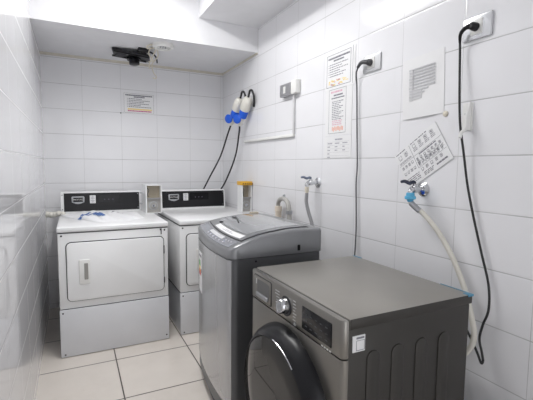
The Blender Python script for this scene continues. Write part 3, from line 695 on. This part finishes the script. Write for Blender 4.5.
for k in range(2): a.line(bm, 0.010, 0.085, 0.050+k*0.005, 0.002, 300+k, 2)
for k in range(6): a.line(bm, 0.098, 0.240, 0.0905+k*0.0045, 0.0014, 310+k, 0.35)
obj('print', bm, M_print, p)

# wall outlets with plugs
def outlet(y0, y1, z0, z1, name, label, mt, rim):
    o = thing(name, label, 'outlet', (XR, (y0+y1)/2, (z0+z1)/2))
    bm = B(); rounded(bm, 'x', (y0, z0), (y1, z1), 0.006, XR-0.009, XR, bev=0.004); pl = obj('plate', bm, rim, o)
    bm = B(); w = (y1-y0); rounded(bm, 'x', (y0+w*0.30, z0+0.016), (y1-w*0.30, z1-0.016), 0.003, XR-0.0125, XR-0.006, bev=0.0012); obj('socket_insert', bm, mt, o)
    bm = B(); lathe(bm, (XR-0.0135, (y0+y1)/2, (z0+z1)/2), (1, 0, 0), [(0, 0.020), (0.004, 0.019)], 24); obj('socket_face', bm, mt, o)
    return o
outlet(0.888, 1.001, 1.644, 1.727, 'wall_outlet', 'metal-edged wall outlet at the upper right with a black plug', M_white, mat('satin silver plate', (0.62, 0.63, 0.65), 0.25, metal=0.6))
outlet(1.427, 1.549, 1.644, 1.725, 'wall_outlet', 'silver wall outlet right of the notices with a dark grey plug', M_white, mat('satin grey plate', (0.60, 0.61, 0.62), 0.3, metal=0.5))
# black cable
c = thing('power_cable', 'black power cable plugged in the upper right outlet, looping behind the front loader', 'cable', (XR, 0.93, 1.0))
bm = B(); lathe(bm, (XR-0.013, 0.945, 1.685), (-1, 0, 0), [(0, 0.015), (0.018, 0.014), (0.026, 0.011), (0.030, 0.008)], 20); tube(bm, [(XR-0.030, 0.945, 1.685), (XR-0.042, 0.962, 1.683), (XR-0.038, 0.985, 1.668), (XR-0.028, 0.994, 1.642)], lambda t: 0.010-0.0055*t, 12); obj('plug', bm, M_black, c)
bm = B(); tube(bm, [(XR-0.028, 0.994, 1.650), (1.275, 0.995, 1.60), (1.268, 0.985, 1.50), (1.262, 0.976, 1.42), (1.262, 0.968, 1.34), (1.270, 0.956, 1.25), (1.280, 0.940, 1.13), (1.282, 0.912, 1.02), (1.282, 0.872, 0.89), (1.280, 0.838, 0.785), (1.276, 0.830, 0.70), (1.272, 0.845, 0.64), (1.266, 0.850, 0.59), (1.268, 0.840, 0.545), (1.268, 0.833, 0.515)], 0.0042, 10); obj('cord', bm, M_cable, c)
bm = B(); tube(bm, [(1.268, 0.833, 0.515), (1.262, 0.836, 0.508), (1.250, 0.848, 0.55), (1.222, 0.872, 0.625), (1.18, 0.90, 0.69), (1.14, 0.925, 0.73), (1.119, 0.93, 0.745)], 0.0042, 10); obj('returning_cord', bm, M_cable, c)
# grey cable
c = thing('power_cable', 'thin dark grey power cable hanging from the silver outlet by the notices', 'cable', (XR, 1.56, 1.0))
bm = B(); lathe(bm, (XR-0.013, 1.488, 1.686), (-1, 0, 0), [(0, 0.016), (0.014, 0.015), (0.022, 0.011)], 20); tube(bm, [(XR-0.028, 1.488, 1.686), (XR-0.040, 1.52, 1.690), (XR-0.034, 1.555, 1.676)], lambda t: 0.012-0.005*t, 12); obj('plug', bm, mat('dark grey plug', (0.07, 0.07, 0.075), 0.4), c)
bm = B(); tube(bm, [(XR-0.034, 1.552, 1.678), (XR-0.026, 1.575, 1.650), (1.282, 1.580, 1.58), (1.284, 1.573, 1.40), (1.284, 1.562, 1.20), (1.284, 1.566, 1.10), (1.283, 1.555, 0.90), (1.275, 1.55, 0.74), (1.24, 1.53, 0.60), (1.15, 1.47, 0.52), (1.06, 1.45, 0.50)], 0.0038, 10); obj('cord', bm, M_cableg, c)

# hose clip under the black cable
h = thing('hose_holder', 'white plastic hose holder hook on the wall below the upper right outlet', 'holder', (XR, 0.955, 1.32))
bm = B(); box(bm, (XR-0.006, 0.945, 1.325), (XR, 0.985, 1.425), 0.002); obj('back_plate', bm, M_white, h)
bm = B(); prism(bm, 'y', [(XR-0.004, 1.425), (XR-0.012, 1.425), (XR-0.032, 1.37), (XR-0.030, 1.325), (XR-0.004, 1.325)], 0.950, 0.957)
tube(bm, [(XR-0.028, 0.953, 1.345), (XR-0.034, 0.953, 1.325), (XR-0.050, 0.950, 1.318), (XR-0.062, 0.946, 1.306), (XR-0.066, 0.944, 1.296)], 0.006, 8); obj('hook', bm, M_white, h)
for z in (1.355, 1.385): bm = B(); lathe(bm, (XR-0.006, 0.970, z), (-1, 0, 0), [(0, 0.005), (0.003, 0.004)], 10); obj('screw', bm, M_steel, h)

# taps
def tap(y, z, name, label, lever, drop):
    t = thing(name, label, 'tap', (XR, y, z))
    bm = B(); lathe(bm, (XR, y, z), (-1, 0, 0), [(0, 0.030), (0.004, 0.030), (0.010, 0.022), (0.014, 0.015)], 28); obj('flange', bm, M_chrome, t)
    bm = B(); lathe(bm, (XR-0.010, y, z), (-1, 0, 0), [(0, 0.011), (0.030, 0.011), (0.032, 0.015), (0.052, 0.016), (0.056, 0.011), (0.064, 0.010)], 22)
    tube(bm, [(XR-0.045, y, z), (XR-0.064, y, z-0.001), (XR-drop, y, z-0.008), (XR-drop, y, z-0.022)], 0.0095, 14)
    lathe(bm, (XR-0.052, y, z), (0, 0, 1), [(0, 0.010), (0.020, 0.009), (0.024, 0.007)], 18); obj('tap_body', bm, M_chrome, t)
    bm = B(); tube(bm, [(XR-0.050, y, z+0.026), (XR-0.060, y, z+0.031), (XR-0.076, y+0.006, z+0.026), (XR-0.092, y+0.014, z+0.033), (XR-0.108, y+0.020, z+0.031)], lambda q: 0.0055+0.002*math.sin(q*PI), 10); obj('lever', bm, lever, t)
    return t
tA = tap(1.930, 1.094, 'water_tap', 'small chrome wall tap above the top-loading washer', mat('blue grey lever', (0.20, 0.24, 0.32), 0.3, metal=0.7), 0.078)
bm = B(); lathe(bm, (XR-0.078, 1.930, 1.059), (0, 0, -1), [(-0.012, 0.012), (0.012, 0.013), (0.018, 0.011), (0.026, 0.008)], 18)
tag(obj('hose_coupling', bm, M_ivory, None, (XR-0.078, 1.930, 1.03)), 'cream hose coupling screwed under the small tap', 'coupling')
bm = B(); tube(bm, [(XR-0.078, 1.930, 1.035), (XR-0.078, 1.932, 0.98), (XR-0.072, 1.915, 0.92), (XR-0.066, 1.885, 0.85), (XR-0.082, 1.86, 0.78), (XR-0.10, 1.85, 0.66), (XR-0.16, 1.84, 0.60), (TXB+0.004, 1.84, 0.60)], 0.0105, 12)
tag(obj('water_hose', bm, M_hoseg, None, (XR-0.078, 1.895, 1.0)), 'grey water hose from the small tap down behind the top-loading washer', 'hose')
tB = tap(1.152, 1.100, 'water_tap', 'chrome wall tap with dark lever below the tilted instruction sheet', mat('dark lever', (0.03, 0.035, 0.06), 0.3, metal=0.3), 0.074)
bm = B(); box(bm, (XR-0.016, 1.136, 1.080), (XR-0.012, 1.148, 1.092), 0.001); obj('blue_mark', bm, M_cee, tB)
bm = B(); lathe(bm, (XR-0.074, 1.152, 1.088), (0, 0, -1), [(0, 0.014), (0.005, 0.017), (0.013, 0.017), (0.015, 0.022), (0.026, 0.022), (0.030, 0.013), (0.038, 0.011)], 14)
tag(obj('hose_coupling', bm, M_lblue, None, (XR-0.074, 1.152, 1.05)), 'light blue hose coupling under the dark-lever tap', 'coupling')
hb = thing('water_hose', 'thick beige water hose from the blue coupling down behind the front loader', 'hose', (XR-0.05, 1.0, 0.7))
bm = B(); tube(bm, [(XR-0.074, 1.152, 1.052), (XR-0.070, 1.135, 1.034), (XR-0.058, 1.100, 1.010), (1.252, 1.045, 0.955), (1.262, 1.005, 0.900), (1.266, 0.960, 0.830), (1.262, 0.908, 0.735), (1.246, 0.868, 0.655), (1.238, 0.852, 0.61), (1.230, 0.855, 0.565), (1.210, 0.880, 0.525), (1.16, 0.92, 0.50), (1.119, 0.93, 0.50)], 0.0098, 14); obj('hose_pipe', bm, M_hoseb, hb)
bm = B(); tube(bm, [(XR-0.073, 1.148, 1.046), (XR-0.068, 1.132, 1.032), (XR-0.062, 1.110, 1.016)], 0.0118, 14); obj('ferrule', bm, M_steel, hb)

# drain pipe behind top loader
d = thing('drain_pipe', 'cream standpipe with a grey bent drain hose behind the top-loading washer', 'pipe', (1.25, 2.3, 0))
bm = B(); lathe(bm, (1.255, 2.345, 0), (0, 0, 1), [(0, 0.022), (0.880, 0.022), (0.882, 0.026), (0.915, 0.024), (0.917, 0.020)], 22); obj('standpipe', bm, mat('cream pvc', (0.72, 0.64, 0.54), 0.45), d)
bm = B(); tube(bm, [(1.255, 2.345, 0.895), (1.252, 2.342, 0.935), (1.246, 2.305, 0.965), (1.238, 2.24, 0.975), (1.230, 2.175, 0.955), (1.226, 2.145, 0.895), (1.22, 2.130, 0.78), (1.20, 2.13, 0.62), (1.12, 2.05, 0.50), (TXB+0.005, 2.0, 0.45)], 0.0150, 16); obj('drain_hose', bm, M_pvc, d)
bm = B(); lathe(bm, (1.245, 2.25, 0.985), (0, 0, 1), [(0, 0.009), (0.014, 0.009), (0.018, 0.005)], 12); obj('clamp', bm, M_steel, d)
bm = B(); lathe(bm, (1.226, 2.145, 0.885), (0, 0, 1), [(0, 0.021), (0.022, 0.021)], 16); obj('clamp', bm, M_steel, d)

# wall switch boxes with trunking
s = thing('switch_box', 'grey metal switch box beside a white cover box high on the right wall', 'switch', (XR, 2.27, 1.63))
bm = B(); rounded(bm, 'x', (2.225, 1.650), (2.365, 1.730), 0.006, XR-0.034, XR, bev=0.004); k = obj('metal_cover', bm, mat('grey metal cover', (0.42, 0.42, 0.44), 0.35, metal=0.6), s)
bm = B(); rounded(bm, 'x', (2.285, 1.668), (2.308, 1.712), 0.003, XR-0.038, XR-0.033, bev=0.001); obj('rocker', bm, M_white, k)
bm = B(); rounded(bm, 'x', (2.146, 1.650), (2.212, 1.738), 0.008, XR-0.038, XR, bev=0.006); obj('white_cover', bm, M_white, s)
tr = thing('cable_trunking', 'thin white cable trunking running down from the switch box then towards the corner', 'trunking', (XR, 2.6, 1.40))
bm = B(); box(bm, (XR-0.014, 2.205, 1.393), (XR, 2.222, 1.650), 0.002); obj('upright_duct', bm, mat('shaded white trunking', (0.62, 0.62, 0.63), 0.45), tr)  # white duct coloured grey to imitate shade on it
bm = B(); box(bm, (XR-0.018, 2.205, 1.382), (XR, 3.02, 1.400), 0.002); obj('level_duct', bm, M_white, tr)

# blue and white industrial plugs
def cee(bx, by, bz, tx, ty, tz, wall_y, end, mids, label):
    o = thing('industrial_plug', label, 'plug', (bx, by, bz), 'blue and white plugs in the corner')
    P, Q = Vector((bx, by, bz)), Vector((tx, ty, tz)); ax = (Q-P).normalized(); Ln = (Q-P).length
    bm = B(); lathe(bm, P, ax, [(0, 0.010), (0.012, 0.014), (0.020, 0.021), (Ln*0.36, 0.024)], 24); obj('lower_grip', bm, M_cplug, o)
    bm = B(); lathe(bm, P+ax*Ln*0.30, ax, [(0, 0.028), (0.004, 0.034), (Ln*0.24, 0.036), (Ln*0.27, 0.032)], 26); col = obj('collar', bm, M_cee, o)
    fp = P+ax*Ln*0.24+Vector((-0.034, 0.004, 0)); bm = B(); lathe(bm, fp, Vector((-0.85, -0.5, -0.15)), [(0, 0.036), (0.010, 0.037), (0.014, 0.032)], 24); obj('flap_lid', bm, M_cee, o)
    bm = B(); lathe(bm, P+ax*Ln*0.55, ax, [(0, 0.035), (0.010, 0.040), (Ln*0.30, 0.040), (Ln*0.38, 0.035), (Ln*0.44, 0.026), (Ln*0.45, 0.014)], 26)
    bmb = P+ax*Ln*0.74; lathe(bm, bmb+Vector((-0.028, 0, 0.0)), ax, [(0, 0.014), (Ln*0.10, 0.013)], 16); obj('upper_housing', bm, M_cplug, o)
    bm = B(); tube(bm, [Q-ax*0.02, Q+Vector((0.002, -0.006, 0.020)), Q+Vector((0.004, -0.022, 0.048)), Q+Vector((0.010, -0.045, 0.045)), Q+Vector((0.018, -0.058, 0.012)), (XR-0.020, Q.y-0.040, Q.z-0.03), (XR-0.012, Q.y-0.015, Q.z-0.06), (XR-0.010, Q.y-0.01, Q.z-0.07)], 0.0085, 12); obj('supply_cable', bm, M_cable, o)
    bm = B(); tube(bm, [P+ax*0.004] + mids + [end], 0.0070, 12); obj('dryer_cable', bm, M_cable, o)
cee(1.205, 3.125, 1.530, 1.235, 2.985, 1.735, 3.00, (1.035, 3.43, 0.93), [(1.195, 3.17, 1.46), (1.16, 3.26, 1.27), (1.095, 3.37, 1.08)], 'left one of the two blue and white industrial plugs in the corner')
cee(1.230, 2.990, 1.515, 1.246, 2.850, 1.725, 2.90, (1.200, 3.43, 0.93), [(1.238, 3.02, 1.46), (1.245, 3.12, 1.27), (1.225, 3.29, 1.06)], 'right one of the two blue and white industrial plugs, nearer the camera')

# notice on the back wall
p = thing('notice', 'small notice with yellow and red bands on the back wall under the soffit', 'notice', (0.525, YB, 1.632))
bm = B(); box(bm, (0.398, YB-0.0025, 1.630), (0.654, YB, 1.803)); obj('sheet', bm, M_paper, p)
def bk(bm, u0, v0, u1, v1): box(bm, (0.398+u0, YB-0.0042, 1.803-v1), (0.398+u1, YB-0.0024, 1.803-v0))
def bline(bm, u0, u1, v, h, sd, gap=0.003):
    r = random.Random(sd); u = u0
    while u < u1-0.004:
        w = min(r.uniform(0.006, 0.020), u1-u); bk(bm, u, v, u+w, v+h); u += w+gap
bm = B(); bk(bm, 0.004, 0.004, 0.252, 0.0055); bk(bm, 0.004, 0.004, 0.0055, 0.168); bk(bm, 0.2505, 0.004, 0.252, 0.168); bk(bm, 0.004, 0.1665, 0.252, 0.168)
bline(bm, 0.016, 0.240, 0.014, 0.010, 1, 0.0015); bline(bm, 0.085, 0.175, 0.028, 0.009, 2, 0.0015)
for k in range(6): bk(bm, 0.030, 0.046+k*0.0135, 0.034, 0.052+k*0.0135); bline(bm, 0.042, (0.15, 0.22, 0.17, 0.21, 0.14, 0.23)[k], 0.046+k*0.0135, 0.005, 5+k)
obj('print', bm, M_print, p)
bm = B(); bk(bm, 0.034, 0.130, 0.236, 0.142); obj('yellow_print', bm, M_yel, p)
bm = B(); bline(bm, 0.035, 0.236, 0.147, 0.008, 30, 0.002); obj('red_print', bm, mat('magenta ink', (0.55, 0.06, 0.22), 0.6), p)
bm = B(); lathe(bm, (0.375, YB, 1.628), (0, -1, 0), [(0, 0.005), (0.010, 0.004), (0.012, 0.002)], 10)
tag(obj('nail', bm, M_gask, None, (0.375, YB, 1.628)), 'dark nail in the back wall beside the small notice', 'nail')

# black hanging fixture and white base under the soffit
f = thing('light_fitting', 'broken black light fitting hanging from the soffit with loose wires', 'light fitting', (0.43, 3.25, ZS))
R = Matrix.Rotation(math.radians(7), 4, 'Y') @ Matrix.Rotation(math.radians(-10), 4, 'Z')
bm = B(); box(bm, (0.290, 3.13, 2.018), (0.560, 3.30, 2.036), 0.004, rot=R); box(bm, (0.29, 3.145, 2.010), (0.545, 3.16, 2.020), rot=R); box(bm, (0.29, 3.27, 2.010), (0.545, 3.285, 2.020), rot=R); pl = obj('black_plate', bm, M_black, f)
bm = B(); lathe(bm, (0.445, 3.235, 2.015), (0.05, -0.1, -1), [(0, 0.052), (0.018, 0.052), (0.020, 0.040), (0.050, 0.038), (0.054, 0.030)], 30); obj('lamp_holder', bm, M_blackg, pl)
bm = B(); lathe(bm, (0.345, 3.225, 2.022), (0, 0, -1), [(0, 0.040), (0.006, 0.038), (0.008, 0.030)], 26); obj('ring', bm, M_gask, pl)
bm = B(); box(bm, (0.455, 3.075, 2.030), (0.535, 3.115, ZS), 0.004); box(bm, (0.48, 3.10, 2.022), (0.52, 3.20, 2.034), 0.003); tube(bm, [(0.53, 3.10, 2.04), (0.565, 3.12, 2.036), (0.60, 3.16, 2.018), (0.615, 3.20, 1.99)], 0.006, 8); obj('bracket', bm, M_black, f)
bm = B()
tube(bm, [(0.575, 3.02, 2.045), (0.558, 3.08, 2.00), (0.55, 3.18, 1.965), (0.56, 3.22, 1.945)], 0.0045, 8)
tube(bm, [(0.585, 3.03, 2.045), (0.60, 3.10, 2.01), (0.575, 3.20, 1.975), (0.60, 3.28, 1.93), (0.625, 3.30, 1.905), (0.615, 3.29, 1.885), (0.595, 3.28, 1.89)], 0.0045, 8)
tube(bm, [(0.54, 3.02, ZS-0.004), (0.53, 3.08, 2.02), (0.57, 3.14, 1.99), (0.55, 3.20, 1.99)], 0.0045, 8)
obj('wires', bm, M_ivory, f)
d = thing('detector_base', 'round white detector base on the soffit beside the black fitting', 'detector', (0.608, 2.935, ZS))
bm = B(); lathe(bm, (0.608, 2.935, ZS), (0, 0, -1), [(0, 0.074), (0.018, 0.074), (0.028, 0.064), (0.026, 0.050), (0.014, 0.048)], 36); obj('base_ring', bm, M_white, d)
for k in range(3): bm = B(); box(bm, (0.585+k*0.018, 2.92, ZS-0.024), (0.593+k*0.018, 2.95, ZS-0.013), 0.002); obj('contact', bm, M_steel, d)
bm = B(); tube(bm, [(0.54, 2.955, ZS-0.003), (0.52, 2.945, ZS-0.012), (0.50, 2.955, ZS-0.020), (0.505, 2.985, ZS-0.026), (0.53, 3.00, ZS-0.020), (0.575, 2.99, ZS-0.010)], 0.006, 8)
obj('loose_wire', bm, M_ivory, d)
